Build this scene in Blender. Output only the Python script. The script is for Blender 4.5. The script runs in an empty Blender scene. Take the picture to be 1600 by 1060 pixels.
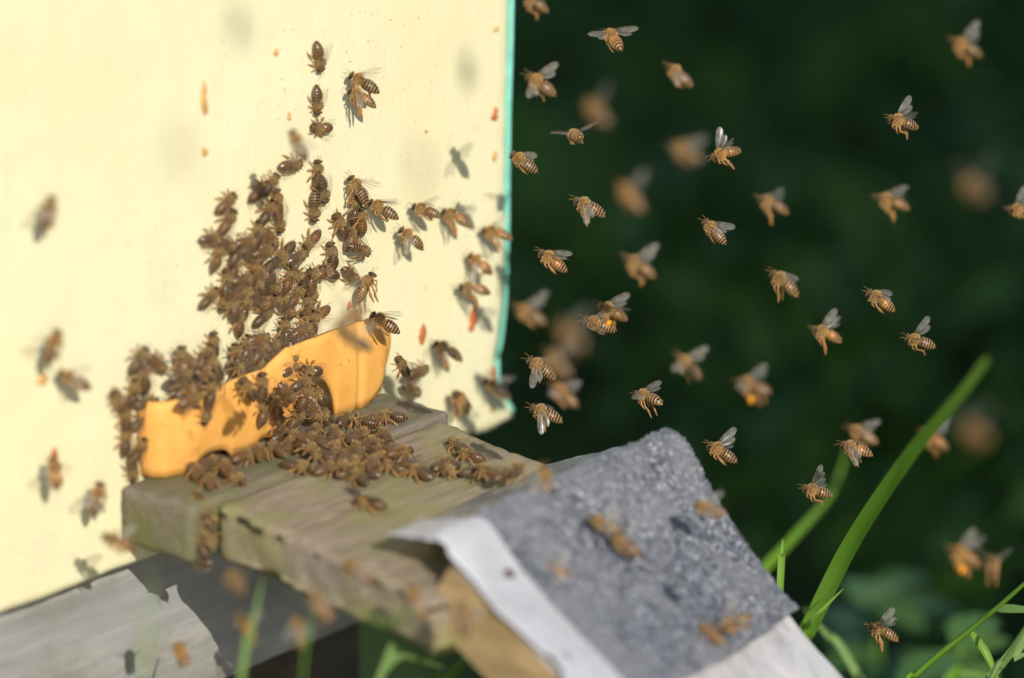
import bpy, bmesh, math, random
from mathutils import Vector, Matrix, noise
random.seed(11)
rad = math.radians
scene = bpy.context.scene
COL = scene.collection

# ------------------------------------------------------------------ camera
# X runs along the hive front, -Y points out of the hive front, Z is up; metres.
A, EL, DIST, LENS = rad(50), rad(17.7), 1.5, 142.0
FPX = 1600 * LENS / 36.0
RT = Vector((math.cos(A), -math.sin(A), 0))
DH = Vector((math.sin(A), math.cos(A), 0))
ZZ = Vector((0, 0, 1))
FW = DH * math.cos(EL) - ZZ * math.sin(EL)
UP = DH * math.sin(EL) + ZZ * math.cos(EL)
CAM = Vector((0, 0, .4)) - DIST * (FW + RT * (600 - 800) / FPX + UP * (530 - 600) / FPX)
cd = bpy.data.cameras.new('camera'); cam = bpy.data.objects.new('camera', cd); COL.objects.link(cam)
cam.matrix_world = Matrix.Translation(CAM) @ Matrix((RT, UP, -FW)).transposed().to_4x4()
cd.lens, cd.sensor_width, cd.clip_start, cd.clip_end = LENS, 36.0, .02, 400
FOCUS, FSTOP = 1.458, 3.5
cd.dof.use_dof = True; cd.dof.focus_distance = FOCUS; cd.dof.aperture_fstop = FSTOP; cd.dof.aperture_blades = 0
scene.camera = cam

# ------------------------------------------------------------------ sky, sun, exposure
SUN = Vector((-.42, -.74, .50)).normalized()
w = bpy.data.worlds.new('World'); scene.world = w; w.use_nodes = True
nt = w.node_tree; bg = nt.nodes['Background']
sky = nt.nodes.new('ShaderNodeTexSky'); sky.sky_type = 'NISHITA'; sky.sun_disc = False
sky.sun_elevation = math.asin(SUN.z); sky.sun_rotation = math.atan2(SUN.x, SUN.y)
nt.links.new(sky.outputs[0], bg.inputs[0]); bg.inputs[1].default_value = .15
sl = bpy.data.lights.new('sun', 'SUN'); sl.energy = 4.25; sl.angle = rad(.53); sl.color = (1, .95, .86)
so = bpy.data.objects.new('sun', sl); COL.objects.link(so)
so.rotation_euler = SUN.to_track_quat('Z', 'Y').to_euler(); so.location = (0, -3, 4)
scene.view_settings.view_transform = 'Standard'; scene.view_settings.look = 'None'
scene.view_settings.exposure = 0.0; scene.view_settings.gamma = 1

# ------------------------------------------------------------------ helpers
def ray(x, y): return FW + RT * (x - 800) / FPX + UP * (530 - y) / FPX
def on(x, y, ax, v):                       # where the sight line through a photo point meets a plane of the scene
    r = ray(x, y); return CAM + r * ((v - CAM[ax]) / r[ax])
def deep(x, y, d): return CAM + ray(x, y) * d
def on_plane(x, y, p0, n):
    r = ray(x, y); return CAM + r * ((p0 - CAM).dot(n) / r.dot(n))

def tag(o, label=None, cat=None, group=None, kind=None):
    if label: o['label'] = label
    if cat: o['category'] = cat
    if group: o['group'] = group
    if kind: o['kind'] = kind
    return o
def mesh_obj(name, verts, faces, mat=None, parent=None, smooth=False):
    m = bpy.data.meshes.new(name); m.from_pydata([tuple(v) for v in verts], [], faces); m.update()
    return link(name, m, mat, parent, smooth)
def link(name, m, mat=None, parent=None, smooth=False):
    o = bpy.data.objects.new(name, m); COL.objects.link(o)
    if mat: m.materials.append(mat)
    if smooth: m.polygons.foreach_set('use_smooth', [True] * len(m.polygons))
    if parent: o.parent = parent
    return o
def bm_obj(name, bm, mat=None, parent=None, smooth=False):
    m = bpy.data.meshes.new(name); bm.to_mesh(m); bm.free(); return link(name, m, mat, parent, smooth)
def empty(name, loc=(0, 0, 0)):
    o = bpy.data.objects.new(name, None); COL.objects.link(o); o.location = loc; o.empty_display_size = .02; return o
def fbm(p, s, oct=4): return noise.fractal(Vector(p) * s, 1.0, 2.0, oct)

def rough_box(name, lo, hi, cuts, amp, mat, parent=None, grain=0, bevel=.002, xf=None):
    """a weathered sawn timber: subdivided box, worn corners, grain relief along one axis"""
    bm = bmesh.new(); bmesh.ops.create_cube(bm, size=1)
    lo, hi = Vector(lo), Vector(hi); c, s = (lo + hi) / 2, hi - lo
    for v in bm.verts: v.co = Vector((v.co.x * s.x, v.co.y * s.y, v.co.z * s.z)) + c
    bmesh.ops.bevel(bm, geom=bm.edges[:], offset=bevel, segments=2, affect='EDGES', profile=.5)
    for k in range(3):
        n = cuts[k]
        for i in range(1, n):
            co = Vector(c); co[k] = lo[k] + s[k] * i / n
            no = Vector((0, 0, 0)); no[k] = 1
            bmesh.ops.bisect_plane(bm, geom=bm.verts[:] + bm.edges[:] + bm.faces[:], plane_co=co, plane_no=no)
    bm.normal_update()
    for v in bm.verts:
        q = v.co * 1.0; q[grain] *= .12
        d = amp * (.8 * fbm(q, 230, 3) + .7 * fbm(v.co, 45, 3))
        edge = sum(1 for k in range(3) if min(v.co[k] - lo[k], hi[k] - v.co[k]) < bevel * 1.5)
        if edge >= 2: d -= amp * .5 * abs(fbm(v.co, 90, 2))
        v.co += v.normal * d
        if xf: v.co = xf(v.co)
    bmesh.ops.recalc_face_normals(bm, faces=bm.faces[:])
    return bm_obj(name, bm, mat, parent, True)

# ------------------------------------------------------------------ materials
class Mat:
    def __init__(s, name, rough=.6, spec=.4):
        s.m = bpy.data.materials.new(name); s.m.use_nodes = True
        s.nt = s.m.node_tree; s.b = s.nt.nodes['Principled BSDF']
        s.b.inputs['Roughness'].default_value = rough; s.b.inputs['Specular IOR Level'].default_value = spec
    def n(s, t, **k):
        x = s.nt.nodes.new(t)
        for a, v in k.items():
            if hasattr(x, a): setattr(x, a, v)
            else: x.inputs[a.replace('_', ' ')].default_value = v
        return x
    def l(s, a, b): s.nt.links.new(a, b)
    def coord(s, scale=(1, 1, 1), rot=(0, 0, 0)):
        tc = s.n('ShaderNodeTexCoord'); mp = s.n('ShaderNodeMapping')
        mp.inputs['Scale'].default_value = scale; mp.inputs['Rotation'].default_value = rot
        s.l(tc.outputs['Object'], mp.inputs['Vector']); return mp.outputs[0]
    def noise(s, vec, scale, detail=4, rough=.55):
        x = s.n('ShaderNodeTexNoise'); x.inputs['Scale'].default_value = scale
        x.inputs['Detail'].default_value = detail; x.inputs['Roughness'].default_value = rough
        s.l(vec, x.inputs['Vector']); return x.outputs['Fac']
    def ramp(s, fac, stops, interp='LINEAR'):
        r = s.n('ShaderNodeValToRGB'); e = r.color_ramp.elements; r.color_ramp.interpolation = interp
        while len(e) < len(stops): e.new(.5)
        for i, (p, c) in enumerate(stops):
            e[i].position = p; e[i].color = (*c, 1) if len(c) == 3 else c
        s.l(fac, r.inputs[0]); return r.outputs[0]
    def mix(s, f, a, b, mode='MIX'):
        x = s.n('ShaderNodeMix'); x.data_type = 'RGBA'; x.blend_type = mode
        for v, i in ((f, 0), (a, 6), (b, 7)):
            if hasattr(v, 'is_linked'): s.l(v, x.inputs[i])
            elif i: x.inputs[i].default_value = (*v, 1)
            else: x.inputs[0].default_value = v
        return x.outputs[2]
    def math(s, op, a, b=None):
        x = s.n('ShaderNodeMath'); x.operation = op
        for i, v in enumerate((a, b)):
            if v is None: continue
            if hasattr(v, 'is_linked'): s.l(v, x.inputs[i])
            else: x.inputs[i].default_value = v
        return x.outputs[0]
    def base(s, c):
        if hasattr(c, 'is_linked'): s.l(c, s.b.inputs['Base Color'])
        else: s.b.inputs['Base Color'].default_value = (*c, 1)
    def bump(s, h, strength, dist):
        x = s.n('ShaderNodeBump'); x.inputs['Strength'].default_value = strength; x.inputs['Distance'].default_value = dist
        s.l(h, x.inputs['Height']); s.l(x.outputs[0], s.b.inputs['Normal'])

def m_cream():
    m = Mat('cream_paint', .55, .3); v = m.coord(); vs = m.coord((1, 1, .12))
    a = m.ramp(m.noise(v, 14, 5), [(.3, (.77, .715, .43)), (.7, (.80, .755, .51))])
    b = m.mix(m.ramp(m.noise(vs, 90, 5, .65), [(.48, (0, 0, 0)), (.8, (.55, .55, .55))]), a, (.80, .68, .40))
    c = m.mix(m.ramp(m.noise(v, 520, 2), [(.66, (0, 0, 0)), (.74, (.75, .75, .75))]), b, (.46, .34, .17))
    d = m.mix(m.ramp(m.noise(v, 22, 5, .7), [(.58, (0, 0, 0)), (.78, (.75, .75, .75))]), c, (.60, .565, .40))
    d = m.mix(m.ramp(m.noise(vs, 24, 4, .6), [(.60, (0, 0, 0)), (.74, (.5, .5, .5))]), d, (.83, .79, .58))
    gs = m.n('ShaderNodeBump'); gs.inputs['Strength'].default_value = .35; gs.inputs['Distance'].default_value = .0006
    m.l(m.noise(vs, 380, 4, .6), gs.inputs['Height']); m.l(gs.outputs[0], m.b.inputs['Normal'])
    m.base(d); return m.m
def m_flat(name, col, rough=.6, var=.25, scale=60, spec=.3, bump=0):
    m = Mat(name, rough, spec); v = m.coord()
    f = m.noise(v, scale, 5)
    m.base(m.ramp(f, [(.25, tuple(c * (1 - var) for c in col)), (.75, tuple(min(1, c * (1 + var)) for c in col))]))
    if bump: m.bump(m.noise(v, scale * 6, 4), .4, bump)
    return m.m
def m_wood(name, dark, mid, light, moss=None, mossamt=.5, axis=0, scale=1.0, rough=.8):
    m = Mat(name, rough, .2); sc = [1, 1, 1]; sc[axis] = .09
    vg = m.coord(sc); v = m.coord()
    g = m.noise(vg, 300 * scale, 6, .65); g2 = m.noise(vg, 70 * scale, 3)
    c = m.ramp(g, [(.3, dark), (.5, mid), (.7, light)])
    c = m.mix(m.ramp(g2, [(.35, (0, 0, 0)), (.65, (.55, .55, .55))]), c, mid)
    if moss:
        k = m.noise(v, 22, 5, .65)
        c = m.mix(m.ramp(k, [(.62 - mossamt * .3, (0, 0, 0)), (.80 - mossamt * .25, (.85, .85, .85))]), c, moss)
    pale = m.noise(vg, 120 * scale, 4, .7)
    c = m.mix(m.ramp(pale, [(.6, (0, 0, 0)), (.75, (.6, .6, .6))]), c, tuple(min(.6, q * 1.5) for q in light))
    m.base(c); m.bump(g, .5, .0007); return m.m
def m_leaf(name, cols, rough=.45, transl=.35):
    m = Mat(name, rough, .35); oi = m.n('ShaderNodeObjectInfo'); v = m.coord()
    f = m.noise(v, 9, 3)
    c = m.ramp(f, [(.25, cols[0]), (.5, cols[1]), (.75, cols[2])])
    m.base(c)
    tr = m.n('ShaderNodeBsdfTranslucent'); m.l(c, tr.inputs[0])
    mx = m.n('ShaderNodeMixShader'); mx.inputs[0].default_value = transl
    out = m.nt.nodes['Material Output']
    m.l(m.b.outputs[0], mx.inputs[1]); m.l(tr.outputs[0], mx.inputs[2]); m.l(mx.outputs[0], out.inputs[0]); return m.m

M = {}
M['cream'] = m_cream()
M['turquoise'] = m_flat('turquoise_paint', (.20, .55, .46), .5, .2, 120)
M['grey_paint'] = m_wood('worn_grey_paint', (.17, .17, .165), (.30, .295, .285), (.44, .42, .37), (.20, .20, .14), .55, 0, .35, .7)
M['sill'] = m_wood('mossy_sill_wood', (.09, .075, .055), (.20, .165, .14), (.28, .24, .20), (.14, .14, .045), .85, 0, 1.8)
M['board'] = m_wood('weathered_board', (.11, .08, .055), (.26, .205, .155), (.42, .35, .28), (.23, .22, .07), .70, 0, 2.3)
M['plank'] = m_wood('tan_plank', (.20, .12, .05), (.40, .27, .13), (.52, .38, .20), (.33, .30, .11), .3, 1, .5)
M['plank_grey'] = m_wood('grey_plank', (.30, .29, .30), (.46, .45, .46), (.58, .56, .56), (.33, .34, .26), .3, 1, .5)
def m_orange():
    m = Mat('orange_plastic', .6, .25); v = m.coord()
    c = m.ramp(m.noise(v, 40, 5), [(.3, (.74, .35, .075)), (.7, (.88, .47, .12))])
    c = m.mix(m.ramp(m.noise(v, 75, 6, .7), [(.58, (0, 0, 0)), (.74, (.75, .75, .75))]), c, (.42, .17, .04))
    c = m.mix(m.ramp(m.noise(v, 420, 3, .6), [(.66, (0, 0, 0)), (.74, (.7, .7, .7))]), c, (.30, .12, .03))
    m.base(c); m.bump(m.noise(v, 260, 4), .4, .0006); return m.m
M['orange'] = m_orange()
M['strip'] = m_flat('pale_metal_strip', (.46, .46, .49), .5, .2, 60, .4, .0003)
M['rust'] = m_flat('rusty_nail', (.10, .055, .04), .7, .3, 500)
M['spot'] = m_flat('orange_brown_dropping', (.66, .36, .12), .6, .3, 300)
M['spot_red'] = m_flat('reddish_dropping', (.48, .15, .045), .6, .3, 300)
M['dark_wood'] = m_wood('dark_stand_wood', (.05, .04, .03), (.09, .075, .06), (.14, .12, .10), (.06, .07, .03), .3, 0, .3)
M['blade'] = m_leaf('grass_blade', ((.12, .27, .015), (.17, .35, .03), (.24, .42, .06)), .4, .4)
M['blade_pale'] = m_leaf('pale_grass_blade', ((.16, .30, .07), (.22, .36, .10), (.30, .42, .15)), .45, .4)
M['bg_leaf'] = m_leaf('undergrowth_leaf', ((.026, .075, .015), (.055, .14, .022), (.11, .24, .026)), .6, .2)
M['hedge'] = m_leaf('shade_hedge_leaf', ((.015, .05, .012), (.03, .08, .016), (.05, .11, .02)), .5, .15)
M['weed'] = m_leaf('weed_leaf', ((.05, .14, .03), (.09, .20, .05), (.17, .28, .06)), .5, .35)

def m_felt(gran):
    m = Mat('granulated_felt' if gran else 'smooth_felt', .5 if gran else .65, .5); v = m.coord()
    if gran:
        vo = m.n('ShaderNodeTexVoronoi'); vo.inputs['Scale'].default_value = 900; m.l(v, vo.inputs['Vector'])
        c = m.ramp(vo.outputs['Color'], [(.15, (.04, .042, .05)), (.45, (.11, .115, .13)), (.75, (.22, .228, .26)), (.94, (.42, .43, .48))])
        big = m.noise(v, 40, 4)
        c = m.mix(m.ramp(big, [(.45, (0, 0, 0)), (.62, (.7, .7, .7))]), c, (.20, .205, .22))
        rust = m.noise(v, 55, 3, .7)
        c = m.mix(m.ramp(rust, [(.70, (0, 0, 0)), (.80, (.7, .7, .7))]), c, (.26, .20, .13))
        m.base(c); m.b.inputs['Roughness'].default_value = .30
    else:
        c = m.ramp(m.noise(v, 70, 5), [(.3, (.18, .175, .16)), (.7, (.30, .295, .28))]); m.base(c)
        m.bump(m.noise(v, 500, 3), .4, .0005)
    return m.m
M['felt'] = m_felt(True); M['felt_plain'] = m_felt(False)

# bee materials
def m_bee_hairy(name, a, b, c):
    m = Mat(name, .75, .2); v = m.coord(); f = m.noise(v, 1400, 4, .7)
    m.base(m.ramp(f, [(.3, a), (.5, b), (.72, c)])); m.bump(f, .6, .0002); return m.m
M['thorax'] = m_bee_hairy('bee_thorax', (.06, .030, .011), (.20, .105, .036), (.44, .27, .09))
M['thorax_worn'] = m_bee_hairy('bee_thorax_worn', (.06, .034, .014), (.17, .105, .042), (.34, .22, .085))
M['head'] = m_bee_hairy('bee_head', (.02, .012, .008), (.07, .04, .018), (.26, .16, .06))
def m_abdomen(name='bee_abdomen', pk=1.0, rough=.36):
    m = Mat(name, rough, .5); tc = m.n('ShaderNodeTexCoord'); sep = m.n('ShaderNodeSeparateXYZ')
    m.l(tc.outputs['Object'], sep.inputs[0]); oi = m.n('ShaderNodeObjectInfo')
    x = m.math('MULTIPLY', sep.outputs['X'], -1000.0)             # millimetres back from the waist
    t = m.math('DIVIDE', x, 1.12); fr = m.math('FRACT', t)
    nz = m.noise(tc.outputs['Object'], 900, 3)
    fr = m.math('ADD', fr, m.math('MULTIPLY', m.math('SUBTRACT', nz, .5), .36))
    band = m.ramp(fr, [(.05, (1, 1, 1)), (.24, (1, 1, 1)), (.34, (0, 0, 0)), (.97, (0, 0, 0))])
    dark = m.mix(oi.outputs['Random'], (.034, .016, .009), (.075, .032, .012))
    pale = m.mix(oi.outputs['Random'], tuple(q * pk for q in (.36, .24, .105)), tuple(q * pk for q in (.44, .25, .085)))
    col = m.mix(band, dark, pale)
    front = m.ramp(m.math('DIVIDE', x, 7.0), [(.30, (1, 1, 1)), (.48, (0, 0, 0))])
    orange = m.mix(band, tuple(q * pk for q in (.34, .13, .025)), tuple(q * pk for q in (.50, .27, .08)))
    amt = m.ramp(oi.outputs['Random'], [(.55, (.08, .08, .08)), (.85, (.9, .9, .9))])
    f2 = m.mix(1.0, front, amt, 'MULTIPLY')
    col = m.mix(f2, col, orange)
    z = m.math('MULTIPLY', sep.outputs['Z'], -1000.0)             # the belly is paler and hairy
    bel = m.ramp(z, [(.6, (0, 0, 0)), (1.0, (.6, .6, .6))])
    col = m.mix(bel, col, (.25, .15, .06))
    m.base(col); m.bump(m.noise(tc.outputs['Object'], 2500, 3), .3, .0001); return m.m
M['abdomen'] = m_abdomen(); M['abdomen_dark'] = m_abdomen('bee_abdomen_dark', .50, .24)
M['eye'] = m_flat('bee_eye', (.016, .010, .008), .18, .2, 500, .6)
M['leg'] = m_flat('bee_leg', (.30, .155, .05), .40, .5, 700, .5)
M['pollen'] = m_flat('pollen', (.85, .34, .02), .8, .15, 700, .1)
def m_hair():
    m = Mat('bee_hair', .5, .5); oi = m.n('ShaderNodeObjectInfo')
    m.base(m.ramp(oi.outputs['Random'], [(.0, (.58, .42, .20)), (.5, (.74, .50, .19)), (1.0, (.80, .46, .12))])); return m.m
M['hair'] = m_hair()
def m_wing(name='bee_wing', lo=.66, hi=.90):
    m = Mat(name, .22, .7); m.base((.86, .82, .74))
    tr = m.n('ShaderNodeBsdfTransparent'); tr.inputs[0].default_value = (.97, .95, .91, 1)
    tl = m.n('ShaderNodeBsdfTranslucent'); tl.inputs[0].default_value = (.85, .80, .68, 1)
    a = m.n('ShaderNodeMixShader'); a.inputs[0].default_value = .5
    b = m.n('ShaderNodeMixShader')
    v = m.coord(); m.l(m.ramp(m.noise(v, 350, 3), [(.3, (lo, lo, lo)), (.7, (hi, hi, hi))]), b.inputs[0])
    m.l(m.b.outputs[0], a.inputs[1]); m.l(tl.outputs[0], a.inputs[2])
    m.l(a.outputs[0], b.inputs[1]); m.l(tr.outputs[0], b.inputs[2])
    m.l(b.outputs[0], m.nt.nodes['Material Output'].inputs[0]); return m.m
M['wing'] = m_wing(); M['wing_rest'] = m_wing('bee_wing_folded', .90, .97)
M['vein'] = m_flat('wing_vein', (.10, .055, .02), .5, .3, 500)

# ------------------------------------------------------------------ ground and background
def m_ground():
    m = Mat('dark_soil_and_moss', .9, .1); v = m.coord()
    c = m.ramp(m.noise(v, 2.5, 6, .6), [(.3, (.018, .03, .010)), (.5, (.035, .06, .014)), (.7, (.055, .10, .018))])
    m.base(c); m.bump(m.noise(v, 30, 5), .6, .02); return m.m
gv, gf = [], []
N = 60
for i in range(N + 1):
    for j in range(N + 1):
        x = (i / N * 2 - 1); y = (j / N * 2 - 1)
        x = math.copysign(abs(x) ** 3, x) * 150; y = math.copysign(abs(y) ** 3, y) * 150
        gv.append((x, y, .03 * fbm((x, y, 0), .6, 4) - .03))
for i in range(N):
    for j in range(N):
        a = i * (N + 1) + j; gf.append((a, a + N + 1, a + N + 2, a + 1))
tag(mesh_obj('ground', gv, gf, m_ground(), None, True), kind='structure')

# pale gravel path added out of view as a reflector, bounces sunlight under the boards
pv, pf = [], []
for i in range(41):
    for j in range(31):
        x, y = -2.6 + 4.4 * i / 40, -.20 - 2.6 * j / 30
        pv.append((x, y, .012 + .006 * fbm((x, y, 2), 5, 3)))
for i in range(40):
    for j in range(30):
        a = i * 31 + j; pf.append((a, a + 31, a + 32, a + 1))
tag(mesh_obj('bounce_path', pv, pf, m_flat('bounce_gravel', (.46, .42, .36), .9, .3, 40, .1, .004), None, True), kind='structure')
# shaded low undergrowth behind the hive: leaves and grass nobody could count
def leaf_mass(name, pts, mat, size, parent=None):
    vs, fs = [], []
    for p, up in pts:
        s = size * random.uniform(.6, 1.5)
        d = Vector((random.gauss(0, 1), random.gauss(0, 1), random.gauss(0, .6) + up)).normalized()
        e = d.cross(Vector((random.gauss(0, 1), random.gauss(0, 1), random.gauss(0, 1)))).normalized()
        n = d.cross(e); k = len(vs)
        vs += [p, p + d * s * .5 + e * s * .24 + n * s * .06, p + d * s, p + d * s * .5 - e * s * .24 + n * s * .06]
        fs += [(k, k + 1, k + 2), (k, k + 2, k + 3)]
    return mesh_obj(name, vs, fs, mat, parent)
SH = Vector((SUN.x, SUN.y, 0)).normalized(); PR = Vector((-SH.y, SH.x, 0))
if PR.x < 0: PR = -PR
rng = random.Random(5); pts = []
for i in range(60000):
    t = rng.uniform(.35, 4.5); r = rng.uniform(-2.2, 2.6)
    p = DH * t + RT * r
    if p.y < .55 and -.35 < p.x < .15: continue
    if p.y < .05: continue
    if p.dot(PR) < .40: continue
    h = .10 + .22 * (.5 + .5 * fbm((p.x, p.y, 3), 1.4, 3))
    pts.append((Vector((p.x, p.y, rng.random() ** .7 * h)), .5))
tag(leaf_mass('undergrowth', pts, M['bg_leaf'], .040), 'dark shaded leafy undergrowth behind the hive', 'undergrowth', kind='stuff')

# unseen hedge on the sunny side, added to throw shade on the undergrowth
HC = PR * 2.3 + SH * 3.1
hedge = empty('added_shade_hedge', HC)
tag(hedge, 'unseen hedge added out of frame to shade the undergrowth', 'hedge')
pts = []
P0, P1, Q0, Q1, HH = .34, 5.2, 2.7, 3.6, 6.0
for i in range(36000):
    p, q, z = rng.uniform(P0, P1), rng.uniform(Q0, Q1), rng.uniform(0, HH)
    f = rng.random()
    if f < .42: q = Q0 + rng.uniform(-.03, .10)
    elif f < .80: q = Q1 + rng.uniform(-.10, .03)
    elif f < .96: p = P0 + rng.uniform(0, .10)
    else: z = HH + rng.uniform(-.1, .03)
    pts.append((PR * p + SH * q + ZZ * z - HC, .2))
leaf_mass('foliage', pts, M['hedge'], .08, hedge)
bm = bmesh.new(); bmesh.ops.create_cube(bm, size=1)
for v in bm.verts:
    v.co = PR * (P0 - .03 + (P1 - P0 - .03) * (v.co.x + .5)) + SH * (Q0 + .1 + (Q1 - Q0 - .2) * (v.co.y + .5)) + ZZ * ((HH - .1) * (v.co.z + .5)) - HC
bm_obj('opaque_core', bm, M['dark_wood'], hedge)  # solid box inside the added hedge, blocks the sun

# ------------------------------------------------------------------ the hive
HZ0, HZ1, HX0, HX1 = .367, .74, -.215, .0755
hive = empty('beehive', (-.07, .2, .30))
tag(hive, 'cream painted wooden beehive with a turquoise edge, filling the left half', 'beehive')
def part(o):
    o.parent = hive; o.matrix_parent_inverse = Matrix.Translation(-Vector((-.07, .2, .30))); return o
# front panel: a board with a chewed right edge
edge_px = [(801, -60), (800, 0), (798, 90), (795, 180), (793.5, 270), (793, 350), (791, 420), (788, 480), (783, 525), (777, 560), (777, 590), (787, 618), (800, 638), (806, 655)]
edge = [on(x, y, 1, 0) for x, y in edge_px]
def edge_x(z):
    if z >= edge[0].z: return edge[0].x
    for a, b in zip(edge, edge[1:]):
        if a.z >= z >= b.z:
            k = (a.z - z) / max(1e-9, a.z - b.z); return a.x + (b.x - a.x) * k
    return edge[-1].x
NX, NZ = 70, 110
vs, fs = [], []
for side in (0, 1):
    for j in range(NZ + 1):
        z = HZ0 + (HZ1 - HZ0) * (j / NZ) ** 1.15
        for i in range(NX + 1):
            xr = edge_x(z) + .0006 * fbm((0, 0, z), 120, 3)
            x = HX0 + (xr - HX0) * (i / NX)
            zz = z
            if j == 0: zz = HZ0 + .0012 * fbm((x, 0, 0), 60, 3) - (.0025 * max(0, 1 - abs(x - .06) / .012))
            y = .0009 * fbm((x * .7, 5, zz), 9, 3) + .0002 * fbm((x, 1, zz), 90, 2)
            k = min(i, NX - i, j) 
            if side == 0 and min(NX - i, j) == 0: y += .0012
            vs.append((x, y + (.013 if side else 0), zz))
S = (NX + 1) * (NZ + 1)
for j in range(NZ):
    for i in range(NX):
        a = j * (NX + 1) + i
        fs.append((a, a + 1, a + NX + 2, a + NX + 1)); fs.append((S + a, S + a + NX + 1, S + a + NX + 2, S + a + 1))
for j in range(NZ):
    a = j * (NX + 1); b = a + NX
    fs.append((a, a + NX + 1, S + a + NX + 1, S + a)); fs.append((b, S + b, S + b + NX + 1, b + NX + 1))
for i in range(NX):
    fs.append((i, S + i, S + i + 1, i + 1)); t = NZ * (NX + 1) + i; fs.append((t, t + 1, S + t + 1, S + t))
front = part(mesh_obj('front_panel', vs, fs, M['cream'], None, True))
front['label'] = 'cream front board with orange droppings'
# turquoise paint lapping round the right edge
vs, fs = [], []
zs = [on(790, y, 1, 0).z for y in range(-60, 660, 12)]
for k, z in enumerate(zs):
    yy = -60 + 12 * k
    wdt = (.0019 + .0006 * fbm((z, 0, 0), 70, 3)) * (1.0 if yy < 395 else .30 if yy < 560 else .12)
    x1 = edge_x(z) + .0008; x0 = x1 - wdt
    vs += [(x0, -.0004, z), (x1 - .0006, -.0012, z), (x1, .004, z), (x0, .004, z)]
    if k:
        b = 4 * k; a = b - 4
        for q in range(4): fs.append((a + q, a + (q + 1) % 4, b + (q + 1) % 4, b + q))
fs += [(0, 1, 2, 3), tuple(range(len(vs) - 1, len(vs) - 5, -1))]
part(mesh_obj('edge_strip', vs, fs, M['turquoise'], None, True))
part(rough_box('side_wall', (HX0, .0135, HZ0 + .002), (HX0 + .02, .36, HZ1), (1, 8, 8), .0004, M['cream'], None, 1))
part(rough_box('side_wall', (.035, .0135, HZ0 + .002), (.055, .36, HZ1), (1, 8, 8), .0004, M['turquoise'], None, 1))
part(rough_box('back_wall', (HX0 + .0205, .34, HZ0 + .002), (.0345, .36, HZ1 - .002), (8, 1, 8), .0004, M['cream'], None, 0))
part(rough_box('roof', (HX0 - .02, -.02, HZ1 + .001), (.09, .38, HZ1 + .04), (8, 8, 1), .0006, M['grey_paint'], None, 0))
# grey floor board under the front, seen below the panel
gl, gr = on(4, 1000, 1, .004).x, on(560, 985, 1, .004).x
part(rough_box('floor_board', (gl, .011, .302), (.052, .024, HZ0 - .003), (40, 1, 10), .0006, M['grey_paint'], None, 0, .0025))
part(rough_box('floor', (gl + .002, .0245, .340), (.050, .355, HZ0 - .004), (6, 6, 1), .0004, M['dark_wood'], None, 0))
# entrance sill
part(rough_box('entrance_sill', (-.1395, -.036, .3775), (-.004, -.0015, .3985), (44, 10, 6), .0007, M['sill'], None, 0, .002))
# droppings on the paint
spots = [(318, 153, 7, 52, 0), (318, 237, 7, 14, 0), (430, 82, 6, 12, 0), (450, 181, 6, 15, 0), (738, 497, 12, 44, 1), (660, 522, 9, 34, 1), (773, 178, 8, 22, 1), (772, 244, 5, 18, 0),
         (775, 45, 6, 8, 0), (770, 583, 8, 24, 1), (84, 722, 12, 44, 1), (90, 752, 14, 14, 0), (66, 593, 12, 16, 0), (766, 640, 5, 9, 0), (545, 478, 5, 14, 1), (665, 205, 4, 5, 0)]
for x, y, pw, ph, red in spots:
    c = on(x, y, 1, 0); rx = pw / 4.2 / .64 / 2000; rz = ph / 4.0 / 2000
    bm = bmesh.new(); bmesh.ops.create_uvsphere(bm, u_segments=14, v_segments=10, radius=1)
    for v in bm.verts:
        k = 1 - .35 * v.co.z; q = v.co.copy()
        v.co = c + Vector((q.x * rx * k * (1 + .7 * fbm(q * .8 + c * 99, 1.7, 3)) + rx * .5 * fbm((0, 0, q.z + c.x * 300), 1.3, 2), q.y * .0006 - .0003, q.z * rz))
    o = part(bm_obj('dropping', bm, M['spot_red'] if red else M['spot'], None, True))
# stand
stand = empty('hive_stand', (-.07, .19, 0))
tag(stand, 'dark low wooden stand hidden under the hive floor', 'stand')
for i, (x, y) in enumerate(((-.17, .06), (.01, .06), (-.17, .32), (.01, .32))):
    o = rough_box('leg', (x - .02, y - .02, -.05), (x + .02, y + .02, .299), (1, 1, 6), .0005, M['dark_wood'], None, 2); o.parent = stand; o.matrix_parent_inverse = Matrix.Translation((.07, -.19, 0))
for y in (.06, .32):
    o = rough_box('rail', (-.2, y - .019, .300), (.04, y + .019, .339), (6, 1, 1), .0005, M['dark_wood'], None, 0); o.parent = stand; o.matrix_parent_inverse = Matrix.Translation((.07, -.19, 0))

# ------------------------------------------------------------------ landing board
TILT = .105
BY0, BY1 = -.0375, -.146
def board_z(y): return .3975 - TILT * max(0, -y - .036)
def bxf(c):
    q = c.copy(); q.z -= TILT * max(0, -q.y - .036)
    # ragged end grain on the right, eroded front-left corner
    if q.x > -.02: q.x += min(1, (q.x + .02) / .0085) * .0016 * fbm((0, q.y, q.z * .5), 170, 3)
    f = max(0, (-q.y - .128) / .018); l = max(0, (-.10 - q.x) / .027)
    q.y += .010 * f * l + .002 * f * fbm((q.x, 0, 0), 70, 3)
    if q.x < -.115: q.x += min(1, (-.115 - q.x) / .0135) * .0020 * fbm((0, q.y, q.z), 55, 3)
    return q
board = rough_box('landing_board', (-.1285, BY1, .3775), (-.0115, BY0, .3975), (60, 56, 8), .0005, M['board'], None, 0, .0025, bxf)
tag(board, 'weathered mossy grey wooden landing board sloping out from the hive entrance', 'board')
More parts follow.
